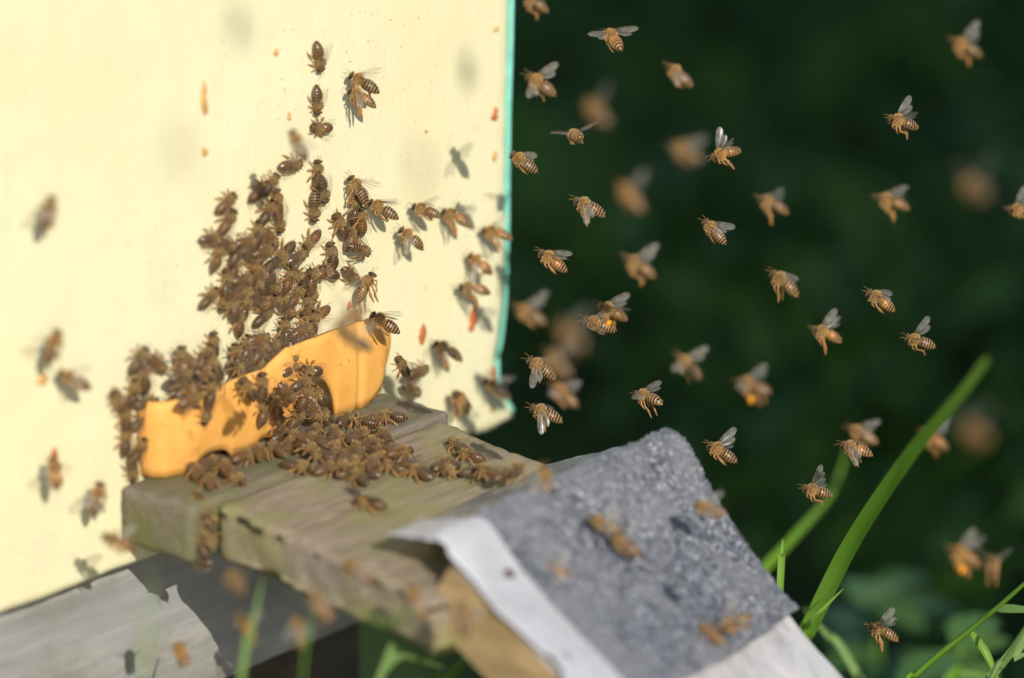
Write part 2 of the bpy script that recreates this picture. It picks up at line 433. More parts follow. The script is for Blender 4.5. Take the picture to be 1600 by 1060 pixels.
# two battens carry it
# ------------------------------------------------------------------ orange entrance guard
gy = -.0095
top_l, top_r = on(300, 607, 1, gy), on(585, 500, 1, gy)
bot = .3995
GH = .0310
prof = [(-.1268, -.001), (-.1262, -.0045), (-.1235, -.0080), (-.117, gy), (-.10, gy - .0010), (-.07, gy + .0006), (-.045, gy - .0006), (-.022, gy), (-.0125, gy + .0008), (-.0060, gy + .0040), (-.0030, -.001)]
def gprof(s):
    L = [0]
    for a, b in zip(prof, prof[1:]): L.append(L[-1] + math.hypot(b[0] - a[0], b[1] - a[1]))
    d = s * L[-1]
    for k in range(len(L) - 1):
        if L[k] <= d <= L[k + 1] + 1e-9:
            f = (d - L[k]) / (L[k + 1] - L[k]); a, b = prof[k], prof[k + 1]
            t = (b[0] - a[0], b[1] - a[1]); m_ = math.hypot(*t)
            return Vector((a[0] + t[0] * f, a[1] + t[1] * f, 0)), Vector((t[1] / m_, -t[0] / m_, 0))
    return Vector((*prof[-1], 0)), Vector((1, 0, 0))
def g_low(x):                       # arched bee doors cut in the lower edge, rounded right end
    z = 0
    for c, hw, h in ((-.102, .0085, .0045), (-.049, .0105, .018), (-.075, .004, .002)):
        d = abs(x - c) / hw
        if d < 1: z = max(z, h * math.sqrt(1 - d * d))
    if x > -.024: z = max(z, .016 * ((x + .024) / .021) ** 2.2)
    return z
NS, NZ2 = 130, 8
vs, fs = [], []
for side in (0, 1):
    for i in range(NS + 1):
        p, n = gprof(i / NS)
        n = n if n.y < 0 or abs(n.y) < .2 else -n
        if p.x < -.1255: n = Vector((-1, 0, 0))
        if p.x > -.0045: n = Vector((1, 0, 0))
        lo = g_low(p.x); hi = GH - .0035 + .0055 * min(1, max(0, (p.x + .075) / .012)) + .0010 * fbm((p.x, 0, 0), 40, 2) - (.007 * max(0, (p.x + .012) / .009) ** 2 if p.x > -.012 else 0)
        for j in range(NZ2 + 1):
            t = j / NZ2; z = lo + (hi - lo) * t
            q = p + n * (.0009 if side == 0 else -.0009) + n * (.0016 * math.sin(t * 3) + .0006 * fbm((p.x, 0, z), 60, 2) - .0012 * math.exp(-((p.x + .026) / .0012) ** 2))
            base = board_z(q.y) if q.y < -.036 else .3985
            vs.append((q.x, min(q.y, -.0008), base + .0004 + z))
S2 = (NS + 1) * (NZ2 + 1)
for i in range(NS):
    for j in range(NZ2):
        a = i * (NZ2 + 1) + j; b = a + NZ2 + 1
        fs += [(a, b, b + 1, a + 1), (S2 + a, S2 + a + 1, S2 + b + 1, S2 + b)]
    a = i * (NZ2 + 1); b = a + NZ2 + 1
    fs += [(a, S2 + a, S2 + b, b), (a + NZ2, b + NZ2, S2 + b + NZ2, S2 + a + NZ2)]
for i in (0, NS):
    for j in range(NZ2):
        a = i * (NZ2 + 1) + j; fs.append((a, a + 1, S2 + a + 1, S2 + a))
guard = mesh_obj('entrance_guard', vs, fs, M['orange'], None, True)
tag(guard, 'bent orange plastic strip with arched doors guarding the hive entrance', 'entrance guard')

# ------------------------------------------------------------------ ramp with felt
ramp = empty('ramp', (-.06, -.35, 0))
tag(ramp, 'wooden ramp covered with grey granulated roofing felt and pale metal edging', 'ramp')
RI = Matrix.Translation((.06, .35, 0))
def rpart(o, parent=None):
    o.parent = ramp; o.matrix_parent_inverse = RI; return o
XL, XR = -.123, .001
pR = [(on(x, y, 0, XR).y, on(x, y, 0, XR).z) for x, y in [(845, 714), (895, 702), (945, 691), (990, 683), (1026, 679), (1054, 685), (1071, 706), (1085, 736), (1105, 776), (1145, 844), (1190, 904), (1260, 986), (1340, 1074)]]
pL = [(on(x, y, 0, XL).y, on(x, y, 0, XL).z) for x, y in [(605, 830), (630, 832), (652, 835), (668, 837), (682, 840), (694, 851), (706, 868), (722, 893), (752, 926), (792, 968), (834, 1011), (880, 1060), (930, 1113)]]
def cr(P, t):                                # smooth curve through profile points
    n = len(P) - 1; f = max(0, min(n - 1e-6, t * n)); k = int(f); u = f - k
    p0, p1, p2, p3 = P[max(0, k - 1)], P[k], P[k + 1], P[min(n, k + 2)]
    return tuple(.5 * (2 * p1[i] + (p2[i] - p0[i]) * u + (2 * p0[i] - 5 * p1[i] + 4 * p2[i] - p3[i]) * u * u + (3 * p1[i] - p0[i] - 3 * p2[i] + p3[i]) * u ** 3) for i in (0, 1))
def smooth_line(P):
    Q = [cr(P, i / 144) for i in range(145)]
    for _ in range(110): Q = [Q[0]] + [tuple((Q[i - 1][k] + 2 * Q[i][k] + Q[i + 1][k]) / 4 for k in (0, 1)) for i in range(1, 144)] + [Q[-1]]
    return Q
SL_, SR_ = smooth_line(pL), smooth_line(pR)
def smo(Q, t):
    f = max(0, min(143.999, t * 144)); k = int(f); u = f - k
    return tuple(Q[k][i] + (Q[k + 1][i] - Q[k][i]) * u for i in (0, 1))
def surf(t, s):                              # t along the profile, s across (0 left, 1 right)
    a, b = smo(SL_, t), smo(SR_, t)
    return Vector((XL + (XR - XL) * s, a[0] + (b[0] - a[0]) * s, a[1] + (b[1] - a[1]) * s))
def sheet(name, t0, t1, s0, s1, nt, ns, mat, lift=0, thick=.0016, disp=None, parent=None, tend=None, s_of=None):
    bm = bmesh.new(); G = []
    for i in range(nt + 1):
        row = []
        for j in range(ns + 1):
            ss = s0 + (s1 - s0) * j / ns
            te = tend(ss) if tend else t1
            t = t0 + (te - t0) * i / nt
            if s_of: ss = s_of(ss, t, j / ns)
            e = .002
            p = surf(t, ss); dt = surf(min(1, t + e), ss) - surf(max(0, t - e), ss); ds = surf(t, ss + e) - surf(t, ss - e)
            n = ds.cross(dt).normalized(); n = n if n.z > 0 or n.y < 0 else -n
            h = lift + (disp(p, t, ss) if disp else 0)
            row.append(bm.verts.new(p + n * h))
        G.append(row)
    for i in range(nt):
        for j in range(ns): bm.faces.new((G[i][j], G[i][j + 1], G[i + 1][j + 1], G[i + 1][j]))
    bmesh.ops.recalc_face_normals(bm, faces=bm.faces[:])
    up = sum((f.normal.z - f.normal.y for f in bm.faces))
    if up < 0: bmesh.ops.reverse_faces(bm, faces=bm.faces[:])
    o = bm_obj(name, bm, mat, None, True)
    md = o.modifiers.new('thickness', 'SOLIDIFY'); md.thickness = thick; md.offset = -1
    return rpart(o)
def tend(s): return 11.75 / 12 - (s - .2) * (1.35 / 12)
def granule(p, t, s):
    d, _ = noise.voronoi(p * 900)
    g = max(0, .9 - d[0]) * .0014 * (1 + .7 * fbm(p, 150, 2))
    fade = min(1, max(0, (t - .20 - .05 * fbm(p, 70, 2)) / .12)) * min(1, max(.0, (s - .17) / .05))
    return .0007 * fbm(p, 60, 3) + g * fade
felt = sheet('felt_sheet', .003, .9, .175, 1.0, 330, 210, M['felt'], .0030, .0020, granule, tend=tend)
felt['label'] = 'grey granulated roofing felt'
sheet('felt_back_margin', -.0, .30, .17, .992, 60, 90, M['felt_plain'], .0036, .0012, lambda p, t, s: .0007 * fbm(p, 60, 3) + .0002 * fbm(p, 400, 2) + .0004 * fbm(p, 130, 3) - .0011 * max(0, (t - .13) / .17))
def strip_s(ss, t, f):
    x = t * 12
    if f < .02: ss += .012 * fbm((0, t * 3, 0), 3, 2) + (.075 * max(0, 1 - abs(x - 10.55) / .30) ** .6)
    if x < 4: ss -= .0
    return ss
strip = sheet('edging_strip', .0, .99, .0, .205, 110, 14, M['strip'], .0012, .0009, lambda p, t, s: .0005 * fbm(p, 40, 2) - .0008 * max(0, .05 - s) / .05, s_of=strip_s)
strip['label'] = 'pale bent metal edging strip'
# curled tongue of the strip below the fold, and nails
def nail(x, y, s_):
    best = min(((surf(t / 200, s_) - deep(x, y, 1.4)).dot(RT) ** 2 + (surf(t / 200, s_) - deep(x, y, 1.4)).dot(UP) ** 2, t) for t in range(200))[1]
    c = surf(best / 200, s_); d = (surf(best / 200 + .01, s_) - c).normalized(); n = Vector((1, 0, 0)).cross(d).normalized()
    n = n if n.z > 0 else -n
    bm = bmesh.new(); bmesh.ops.create_uvsphere(bm, u_segments=14, v_segments=8, radius=.0019)
    rot = n.to_track_quat('Z', 'Y').to_matrix()
    for v in bm.verts: v.co.z *= .4; v.co = rot @ v.co + c + n * .0017
    rpart(bm_obj('nail', bm, M['rust'], None, True))
nail(777, 898, .12)
# timber under the felt: plank running down to the ground
def ridge_pts(s):                            # straight line of the plank top
    a = surf(7.2 / 12, s); b = surf(12 / 12, s); return a, b
bm = bmesh.new(); G = []
NP = 60
def plank_line(s):
    b, c = surf(1, s), surf(9.6 / 12, s); d = (c - b).normalized(); return c + d * .036, b
(aL, bL), (aR, bR) = plank_line(0), plank_line(1)
def plank_pt(k, s):
    a = aL.lerp(aR, s); b = bL.lerp(bR, s); d = (b - a).normalized()
    L = (a.z + .015) / -d.z; return a + d * (L * k), d
TH = .024
rings = []
for i in range(NP + 1):
    k = (i / NP) ** 1.6
    ring = []
    for (s, dep) in [(0.012, 0), (.15, 0), (.3, 0), (.5, 0), (.7, 0), (.85, 0), (.992, 0), (.996, .3), (.996, .7), (.99, 1), (.5, 1), (.014, 1), (.008, .7), (.008, .3)]:
        p, d = plank_pt(k, s); n = Vector((1, 0, 0)).cross(d).normalized(); n = n if n.z > 0 else -n
        q = p - n * (TH * dep + .0022) + Vector((0, 0, 0))
        q += n * .0006 * fbm((q.x * 4, q.y * .3, q.z * .3), 60, 3) + Vector((.0012 * fbm((0, q.y, q.z), 50, 3) * (1 if s < .1 or s > .9 else 0), 0, 0))
        ring.append(bm.verts.new(q))
    rings.append(ring)
for a, b in zip(rings, rings[1:]):
    for q in range(len(a)): bm.faces.new((a[q], a[(q + 1) % len(a)], b[(q + 1) % len(a)], b[q]))
bm.faces.new(rings[0]); bm.faces.new(rings[-1][::-1])
bmesh.ops.recalc_face_normals(bm, faces=bm.faces[:])
plank = rpart(bm_obj('plank', bm, M['plank_grey'], None, False)); plank['label'] = 'silver grey wooden ramp plank'
plank.data.materials.append(M['plank'])
for f in plank.data.polygons:
    if f.normal.x < -.5: f.material_index = 1
rpart(rough_box('batten', (XL + .020, -.160, .366), (XR - .006, -.1475, .384), (30, 4, 6), .0008, M['plank'], None, 0, .003))

# ------------------------------------------------------------------ bees
MM = .001
def ring_loft(bm, secs, seg, mat_of):
    prev = None; k = 0
    for (x, zc, ry, rz) in secs:
        r = [bm.verts.new((x * MM, ry * MM * math.cos(2 * math.pi * i / seg), (zc + rz * math.sin(2 * math.pi * i / seg)) * MM)) for i in range(seg)]
        if prev:
            for i in range(seg):
                f = bm.faces.new((prev[i], prev[(i + 1) % seg], r[(i + 1) % seg], r[i])); f.material_index = mat_of(x); f.smooth = True
        else:
            f = bm.faces.new(r[::-1]); f.material_index = mat_of(x)
        prev = r
    f = bm.faces.new(prev); f.material_index = mat_of(secs[-1][0])
def tube(bm, pts, radii, seg, mat, flat=1.0):
    prev = None; last = None
    for i, p in enumerate(pts):
        p = Vector(p); a = Vector(pts[max(0, i - 1)]); b = Vector(pts[min(len(pts) - 1, i + 1)])
        d = (b - a).normalized(); s = d.cross(Vector((.3, 1, .1))).normalized(); t = d.cross(s)
        r = [bm.verts.new((p + (s * math.cos(6.2832 * k / seg) + t * flat * math.sin(6.2832 * k / seg)) * radii[i]) * MM) for k in range(seg)]
        if prev:
            for k in range(seg):
                f = bm.faces.new((prev[k], prev[(k + 1) % seg], r[(k + 1) % seg], r[k])); f.material_index = mat; f.smooth = True
        else: f = bm.faces.new(r[::-1]); f.material_index = mat
        prev = r
    f = bm.faces.new(prev); f.material_index = mat
def ell(bm, c, r, mat, rot=None, u=10, v=7):
    g = bmesh.ops.create_uvsphere(bm, u_segments=u, v_segments=v, radius=1)['verts']; fs = set()
    for q in g:
        p = Vector((q.co.x * r[0], q.co.y * r[1], q.co.z * r[2]))
        if rot: p = rot @ p
        q.co = (p + Vector(c)) * MM; fs.update(q.link_faces)
    for f in fs: f.material_index = mat; f.smooth = True
BMATS = ['thorax', 'abdomen', 'head', 'eye', 'leg']
def abdomen_secs(curl):
    out = [(.2, -.15, .95, .9), (-.10, -.12, 1.45, 1.35)]
    env = [(-.10, 1.5), (-.7, 2.0), (-1.8, 2.25), (-3.2, 2.2), (-4.4, 1.95), (-5.4, 1.5), (-6.2, .95), (-6.75, .45), (-7.0, .06)]
    def R(x):
        for (a, ra), (b, rb) in zip(env, env[1:]):
            if a >= x >= b: k = (a - x) / (a - b); return ra + (rb - ra) * k
        return .05
    x = -.35
    while x > -7.0:
        ph = (-x / 1.12) % 1.0
        r = R(x) * (1 + .035 * ph - (.05 if ph < .12 else 0))
        k = -x / 7.0
        out.append((x, -.12 - curl * k * k - .1 * k, r, r * .90)); x -= .187
    out.append((-7.0, -.22 - curl, .05, .05)); return out
def bee_body(kind):
    bm = bmesh.new()
    curl = {'fly': .9, 'fly2': 1.5, 'fly3': .5, 'crawl': .5}[kind]
    head = [(6.15, -.75, .15, .15), (6.1, -.7, .7, .8), (5.85, -.55, 1.35, 1.45), (5.4, -.4, 1.8, 1.75), (5.0, -.3, 1.75, 1.65), (4.65, -.2, 1.2, 1.2), (4.4, -.1, .6, .6)]
    thor = [(4.25, 0, .75, .75), (3.95, .02, 1.6, 1.55), (3.4, .05, 2.1, 2.0), (2.7, .1, 2.32, 2.25), (2.0, .1, 2.28, 2.22), (1.35, .05, 1.98, 1.95), (.85, -.02, 1.5, 1.5), (.55, -.1, 1.1, 1.1), (.36, -.14, .92, .9)]
    ring_loft(bm, head + thor + abdomen_secs(curl), 16, lambda x: 2 if x > 4.3 else 0 if x > .25 else 1)
    for s in (1, -1):
        ell(bm, (5.25, s * 1.42, -.25), (.55, .62, 1.15), 3, Matrix.Rotation(s * rad(-14), 3, 'X'))
        # elbowed antennae
        tube(bm, [(6.0, s * .35, -.1), (6.5, s * .75, .55), (7.4, s * 1.1, .35), (8.5, s * 1.45, -.1)], [.10, .08, .09, .07], 5, 4)
        if kind == 'fly3':
            tube(bm, [(3.4, s * .9, -1.5), (4.0, s * 1.3, -2.4), (3.2, s * 1.1, -2.9), (2.7, s * .9, -3.1)], [.32, .34, .26, .14], 6, 4)
            tube(bm, [(2.4, s * 1.0, -1.6), (2.0, s * 1.7, -2.6), (1.0, s * 1.6, -3.1), (.2, s * 1.3, -3.3)], [.36, .38, .30, .14], 6, 4)
            tube(bm, [(1.4, s * 1.0, -1.5), (.2, s * 1.7, -2.2), (-1.6, s * 1.9, -2.7), (-2.9, s * 1.8, -3.1), (-4.0, s * 1.6, -3.3)], [.38, .44, .66, .42, .14], 7, 4, .55)
        elif kind != 'crawl':
            tube(bm, [(3.4, s * .9, -1.5), (4.0, s * 1.3, -2.6), (3.1, s * 1.2, -3.3), (2.6, s * 1.0, -3.6)], [.32, .34, .26, .14], 6, 4)
            tube(bm, [(2.4, s * 1.0, -1.6), (2.2, s * 1.7, -3.0), (1.3, s * 1.6, -4.2), (.6, s * 1.4, -4.9), (.2, s * 1.3, -5.1)], [.36, .38, .32, .24, .12], 6, 4)
            dz = 2.0 if kind == 'fly' else .4
            sp = .2 if s > 0 else -.25
            tube(bm, [(1.4, s * 1.0, -1.5), (.6, s * 1.6, -2.9), (.1 + sp, s * 1.7, -3.6), (-.9 + sp - dz, s * 1.6, -5.6 + dz), (-1.4 + sp - dz, s * 1.55, -6.6 + dz), (-2.0 + sp - dz, s * 1.5, -7.8 + dz), (-2.5 + sp - dz, s * 1.5, -8.4 + dz)],
                 [.38, .46, .38, .72, .50, .40, .12], 7, 4, .55)
        else:
            G = -2.6
            tube(bm, [(3.4, s * .9, -1.2), (4.3, s * 2.2, -.9), (5.2, s * 3.0, G + .1), (5.9, s * 3.2, G)], [.3, .34, .24, .12], 6, 4)
            tube(bm, [(2.4, s * 1.2, -1.3), (2.3, s * 2.9, -.7), (2.0, s * 4.0, G + .3), (1.6, s * 4.7, G)], [.34, .36, .28, .12], 6, 4)
            tube(bm, [(1.5, s * 1.1, -1.3), (.2, s * 2.7, -.5), (-1.5, s * 3.6, -1.6), (-2.6, s * 4.0, G + .2), (-3.6, s * 4.1, G)], [.36, .42, .66, .42, .12], 7, 4, .6)
    bmesh.ops.recalc_face_normals(bm, faces=bm.faces[:])
    me = bpy.data.meshes.new('bee_' + kind); bm.to_mesh(me); bm.free()
    for k in BMATS: me.materials.append(M['thorax_worn' if k == 'thorax' and kind == 'crawl' else 'abdomen_dark' if k == 'abdomen' and kind == 'crawl' else k])
    return me
def bee_hair(q=1.0, ab=1.0):
    rg = random.Random(3); vs, fs = [], []
    def tuft(c, r, n, ln, lo=-1):
        for _ in range(n):
            d = Vector((rg.gauss(0, 1), rg.gauss(0, 1), rg.gauss(0, 1))).normalized()
            if d.z < lo: continue
            p = Vector(c) + Vector((d.x * r[0], d.y * r[1], d.z * r[2])) * .97
            nn = (d + Vector((-.35, 0, 0)) + Vector((rg.gauss(0, .25), rg.gauss(0, .25), rg.gauss(0, .25)))).normalized()
            s = nn.cross(Vector((rg.gauss(0, 1), rg.gauss(0, 1), rg.gauss(0, 1)))).normalized() * .045
            k = len(vs); l = ln * rg.uniform(.6, 1.2)
            vs.extend([(p - s) * MM, (p + s) * MM, (p + nn * l) * MM]); fs.append((k, k + 1, k + 2))
    tuft((2.45, 0, .08), (1.95, 2.28, 2.22), int(850 * q), .8)
    tuft((5.3, 0, -.4), (.8, 1.6, 1.6), int(150 * q), .5)
    tuft((-.7, 0, -.1), (.8, 2.0, 1.8), int(130 * q), .45)
    for k in range(1, 6):
        x = -1.12 * k - .25; r = [2.05, 2.3, 2.2, 1.85, 1.4][k - 1]
        for i in range(int(30 * ab)):
            a = rg.uniform(0, 6.283); d = Vector((0, math.cos(a), .9 * math.sin(a)))
            p = Vector((x, 0, -.2 - .9 * (x / 7) ** 2)) + d * r * .97
            nn = (d * .55 + Vector((-1, 0, 0)) + Vector((rg.gauss(0, .2), rg.gauss(0, .2), rg.gauss(0, .2)))).normalized()
            s = nn.cross(d).normalized() * .04; q = len(vs)
            vs.extend([(p - s) * MM, (p + s) * MM, (p + nn * .36) * MM]); fs.append((q, q + 1, q + 2))
    me = bpy.data.meshes.new('hair'); me.from_pydata(vs, [], fs); me.materials.append(M['hair']); return me
def wing_mesh(s, mat='wing'):
    fore = [(0, 0), (.5, 1.0), (.85, 2.5), (1.0, 4.5), (.95, 6.5), (.7, 8.2), (.1, 9.2), (-.7, 9.3), (-1.5, 8.6), (-2.0, 7.2), (-2.0, 5.5), (-1.6, 3.5), (-.9, 1.6)]
    hind = [(-.5, .2), (-1.1, 1.5), (-1.75, 3.5), (-2.1, 5.4), (-2.5, 6.3), (-3.2, 6.3), (-3.7, 5.4), (-3.7, 4.0), (-3.0, 2.2), (-1.7, .7)]
    bm = bmesh.new()
    for pts, zz in ((fore, 0), (hind, -.06)):
        cx = sum(p[0] for p in pts) / len(pts); cy = sum(p[1] for p in pts) / len(pts)
        c = bm.verts.new((cx * MM, s * cy * MM, (zz + .18) * MM)); vsx = [bm.verts.new((x * MM, s * y * MM, (zz - .03 * y) * MM)) for x, y in pts]
        for i in range(len(vsx)):
            f = bm.faces.new((c, vsx[i], vsx[(i + 1) % len(vsx)])); f.smooth = True
    for v in ([(0, 0), (.5, 1.0), (.85, 2.5), (1.0, 4.5), (.95, 6.5), (.7, 8.2)], [(-.1, .3), (-.2, 3), (.1, 6), (.3, 8)], [(-.3, .6), (-.9, 3), (-1.3, 5.5), (-1.4, 7.5)], [(-.6, .3), (-1.6, 2.2), (-2.6, 4.8)]):
        tube(bm, [(x, s * y, .10) for x, y in v], [.10] + [.07] * (len(v) - 2) + [.04], 4, 1)
    me = bpy.data.meshes.new('wing'); bm.to_mesh(me); bm.free()
    me.materials.append(M[mat]); me.materials.append(M['vein']); return me
def pollen_mesh(s):
    bm = bmesh.new(); ell(bm, (-.6, s * 2.1, -4.5), (1.0, .75, 1.45), 0, None, 12, 8)
    for v in bm.verts: v.co += v.co.normalized() * .00018 * fbm(v.co, 900, 2)
    me = bpy.data.meshes.new('pollen_load'); bm.to_mesh(me); bm.free(); me.materials.append(M['pollen']); return me
BODY = {k: bee_body(k) for k in ('fly', 'fly2', 'fly3', 'crawl')}
HAIR = {'fly': bee_hair(1.25, 1.2), 'crawl': bee_hair(.5, .0)}; HAIR['fly2'] = HAIR['fly3'] = HAIR['fly']; WING = {s: wing_mesh(s) for s in (1, -1)}; WREST = {s: wing_mesh(s, 'wing_rest') for s in (1, -1)}; POLLEN = {s: pollen_mesh(s) for s in (1, -1)}
ROOT = {1: Vector((2.9, 1.25, 1.55)) * MM, -1: Vector((2.9, -1.25, 1.55)) * MM}
# wing poses: (sweep back, raise, twist) for left and right wing, degrees
WP = {'up': ((35, 55, 20), (35, 55, 20)), 'back': ((58, 28, 10), (58, 28, 10)), 'spread': ((12, 12, 15), (12, 12, 15)), 'down': ((25, -25, -15), (25, -25, -15)),
      'rest': ((78, 3, 6), (78, 3, 6)), 'half': ((60, 12, 8), (78, 3, 6)), 'high': ((30, 75, 30), (30, 75, 30)), 'mix': ((20, 45, 20), (40, -10, 0))}
NB = [0]
def bee(pos, fwd, dors, kind, wings, label, group, size=1.0, pollen=False, rg=random):
    f = fwd.normalized(); d = (dors - f * dors.dot(f)).normalized(); l = d.cross(f)
    o = bpy.data.objects.new('honey_bee', BODY[kind]); COL.objects.link(o)
    o.matrix_world = Matrix.Translation(pos) @ Matrix((f, l, d)).transposed().to_4x4() @ Matrix.Scale(size, 4)
    tag(o, label, 'bee', group)
    h = bpy.data.objects.new('hair', HAIR[kind]); COL.objects.link(h); h.parent = o
    for s, (sw, ra, tw) in zip((1, -1), WP[wings]):
        j = 3 if wings == 'rest' else 9
        sw += rg.uniform(-j, j); ra += rg.uniform(-j, j) * (.4 if wings == 'rest' else 1)
        wv = bpy.data.objects.new('wing', (WREST if kind == 'crawl' else WING)[s]); COL.objects.link(wv); wv.parent = o
        wv.location = ROOT[s]
        wv.matrix_basis = Matrix.Translation(ROOT[s] + (Vector((0, 0, .0001 * s)) if wings == 'rest' else Vector())) @ Matrix.Rotation(s * rad(sw), 4, 'Z') @ Matrix.Rotation(s * rad(ra), 4, 'X') @ Matrix.Rotation(rad(-tw), 4, 'Y')
        if pollen:
            q = bpy.data.objects.new('pollen_load', POLLEN[s]); COL.objects.link(q); q.parent = o
    NB[0] += 1
    return o
TOWARD = -FW
def fly(x, y, th, label, blur=0, yaw=0, roll=25, wings='up', kind='fly', pollen=False, wall=None, size=1.0, group='bees in flight'):
    """th: heading of the head in the picture; blur: photo pixels of defocus, + nearer than focus, - beyond; wall: mm in front of the hive front"""
    if wall is not None: p = on(x, y, 1, -wall * MM)
    else:
        b = abs(blur) / 4.25 * MM; Ap = LENS * MM / FSTOP
        d = FOCUS - b * FOCUS / (Ap + b) if blur > 0 else FOCUS + b * FOCUS / (Ap - b)
        p = deep(x, y, d)
    if kind == 'fly' and not pollen and random.random() < .5: kind = 'fly3'
    yaw += random.uniform(-9, 9); roll += random.uniform(-14, 14); th += random.uniform(-4, 4)
    t = rad(th); f = (RT * math.cos(t) + UP * math.sin(t)) * math.cos(rad(yaw)) + TOWARD * math.sin(rad(yaw))
    up = UP * math.cos(rad(roll)) + TOWARD * math.sin(rad(roll))
    p = p + f * -.0002
    return bee(p, f, up, kind, wings, label, group, size * random.uniform(.89, .99), pollen)
NWALL = Vector((0, -1, 0))
def crawl(x, y, th, label, group, plane='wall', lift=0, wings='rest', size=1.0):
    if plane == 'wall': p0, n = Vector((0, 0, .4)), NWALL
    elif plane == 'guard': p0, n = Vector((0, gy - .0022, .4)), Vector((0, -1, .0))
    elif plane == 'gtop': p0, n = Vector((0, -.012, .4)), Vector((0, -1, .25)).normalized()
    elif plane == 'sill': p0, n = Vector((0, 0, .3985)), ZZ
    elif plane == 'side': p0, n = Vector((-.1295, 0, .39)), Vector((-1, 0, 0))
    else: p0, n = Vector((0, -.036, .3978)), Vector((0, -TILT, 1)).normalized()
    p0 = p0 + n * lift * MM
    c = on_plane(x, y, p0, n); t = rad(th)
    e = on_plane(x + 30 * math.cos(t), y - 30 * math.sin(t), p0, n)
    return bee(c + n * .0026, e - c, n + Vector((random.gauss(0, .12), random.gauss(0, .12), random.gauss(0, .12))), 'crawl', wings, label, group, size * random.uniform(.82, .93))
# --- bees in the air over the dark background
F = fly
F(836, 4, 150, 'honey bee cut off by the top edge just right of the turquoise hive edge', -7, 10)
F(958, 60, 128, 'sharp honey bee at the top, wings spread wide, seen from behind', 1, -50, 45, 'spread')
F(845, 131, 143, 'honey bee seen from above with both pale wings spread, nearest the upper turquoise edge', 5, -5, 60, 'spread')
F(1062, 117, 146, 'slightly blurred reddish honey bee high in the middle with wings hidden', -7, 10, 15, 'down')
F(932, 174, 135, 'large very blurred golden honey bee with a grey wing raised above it', 32, -35, 40, 'up')
F(899, 212, 172, 'sharp round honey bee facing away from us with wings out to both sides', 1, -68, 30, 'spread')
F(818, 253, 148, 'sharp orange banded honey bee touching the turquoise edge, flying to the hive', 1, 0, 48, 'mix')
F(1072, 237, 150, 'very blurred honey bee close left of the sharp bee with raised wings', 26, -40, 30, 'spread')
F(1133, 239, 196, 'sharp honey bee diving left with two wings raised and legs hanging', 1, 20, 15, 'up', 'fly2')
F(921, 322, 153, 'sharp dark honey bee with one pale hind leg hanging, right of the hive edge', 1, 0, 35, 'down', 'fly2')
F(984, 306, 130, 'very blurred golden honey bee right of the bee with a pale hanging leg', 28, -30, 30, 'up')
F(864, 407, 149, 'sharp honey bee with long antenna and orange first bands, right of the hive edge', 0, 5, 38, 'back')
F(1116, 361, 137, 'sharp honey bee with a dark abdomen climbing left in the middle', -1, 0, 35, 'back')
F(1000, 415, 152, 'blurred honey bee with a grey wing raised, right of the long antenna bee', 10, -5, 30, 'up')
F(1208, 318, 155, 'blurred honey bee with an orange hind leg, beneath the diving bee', 9, 15, 15, 'mix', 'fly2')
F(1394, 314, 168, 'blurred pale honey bee with a wing raised to the right', 9, 5, 20, 'back', 'fly2')
F(1411, 190, 163, 'sharp honey bee high at the right with a white glint on its back', 1, 10, 30, 'up')
F(1510, 73, 158, 'blurred honey bee alone in the upper right corner', 12, 10, 25, 'up')
F(1523, 293, 150, 'faint very blurred orange honey bee near the right edge, upper half', 45, -60)
F(1597, 328, 180, 'honey bee cut off by the right edge of the picture', -5, 20)
F(1226, 441, 141, 'honey bee with a pale wing edge on its back, right of the middle', 4, 5, 30, 'mix', 'fly2')
F(1376, 469, 150, 'sharp striped honey bee with one grey wing straight up and one below', 0, 0, 50, 'mix')
F(1292, 521, 162, 'honey bee with an orange hind leg left of the lower striped bee', 4, 8, 22, 'up', 'fly2')
F(1437, 533, 161, 'sharp striped honey bee with a brown wing raised, rightmost of the middle row', -1, 0, 45, 'up')
F(828, 490, 150, 'large blurred honey bee right against the lower turquoise edge', 14, -10, 35, 'up')
F(957, 486, 154, 'honey bee carrying a bright orange pollen ball, above a striped bee', 4, 10, 25, 'back', 'fly', True)
F(936, 507, 161, 'sharp striped honey bee overlapping the bee with the pollen ball', 0, 0, 55, 'mix')
F(892, 522, 140, 'large very blurred honey bee left of the overlapping striped pair', 40, -30)
F(872, 566, 140, 'very blurred honey bee under the largest blurred bee, beside a sharp striped one', 24, -20)
F(846, 574, 148, 'sharp striped honey bee with hanging legs, low beside the hive edge', 0, 5, 45, 'down', 'fly2')
F(881, 616, 140, 'blurred honey bee with two pale wings just above the felt hump', 12, -20, 20, 'spread')
F(853, 645, 156, 'sharp honey bee with a pale hanging hind leg near the lower hive corner', 0, 5, 30, 'down', 'fly2')
F(1012, 620, 168, 'sharp plump honey bee hovering over the felt ridge with wings to both sides', 0, -35, 25, 'spread', 'fly2')
F(1076, 571, 133, 'blurred orange honey bee climbing left above the felt ridge', 10, -15, 40, 'spread')
F(1176, 602, 160, 'blurred honey bee with pale left wing and large orange pollen load', 13, -25, 10, 'spread', 'fly', True)
F(1128, 706, 153, 'sharp honey bee just right of the felt hump', 1, 10, 20, 'up')
F(1347, 678, 152, 'blurred pale honey bee directly above a sharp one beside the big grass blade', 9, -5, 35, 'back')
F(1337, 700, 164, 'sharp striped honey bee left of the big grass blade under a blurred one', 0, 0, 40, 'down', 'fly2')
F(1277, 767, 168, 'sharp honey bee with a pale raised wing left of the lower grass blade', 0, 5, 40, 'high')
F(1460, 686, 150, 'blurred honey bee half hidden behind the big grass blade', -14, -10)
F(1523, 675, 150, 'faint orange blurred honey bee right of the big grass blade', 50, -50)
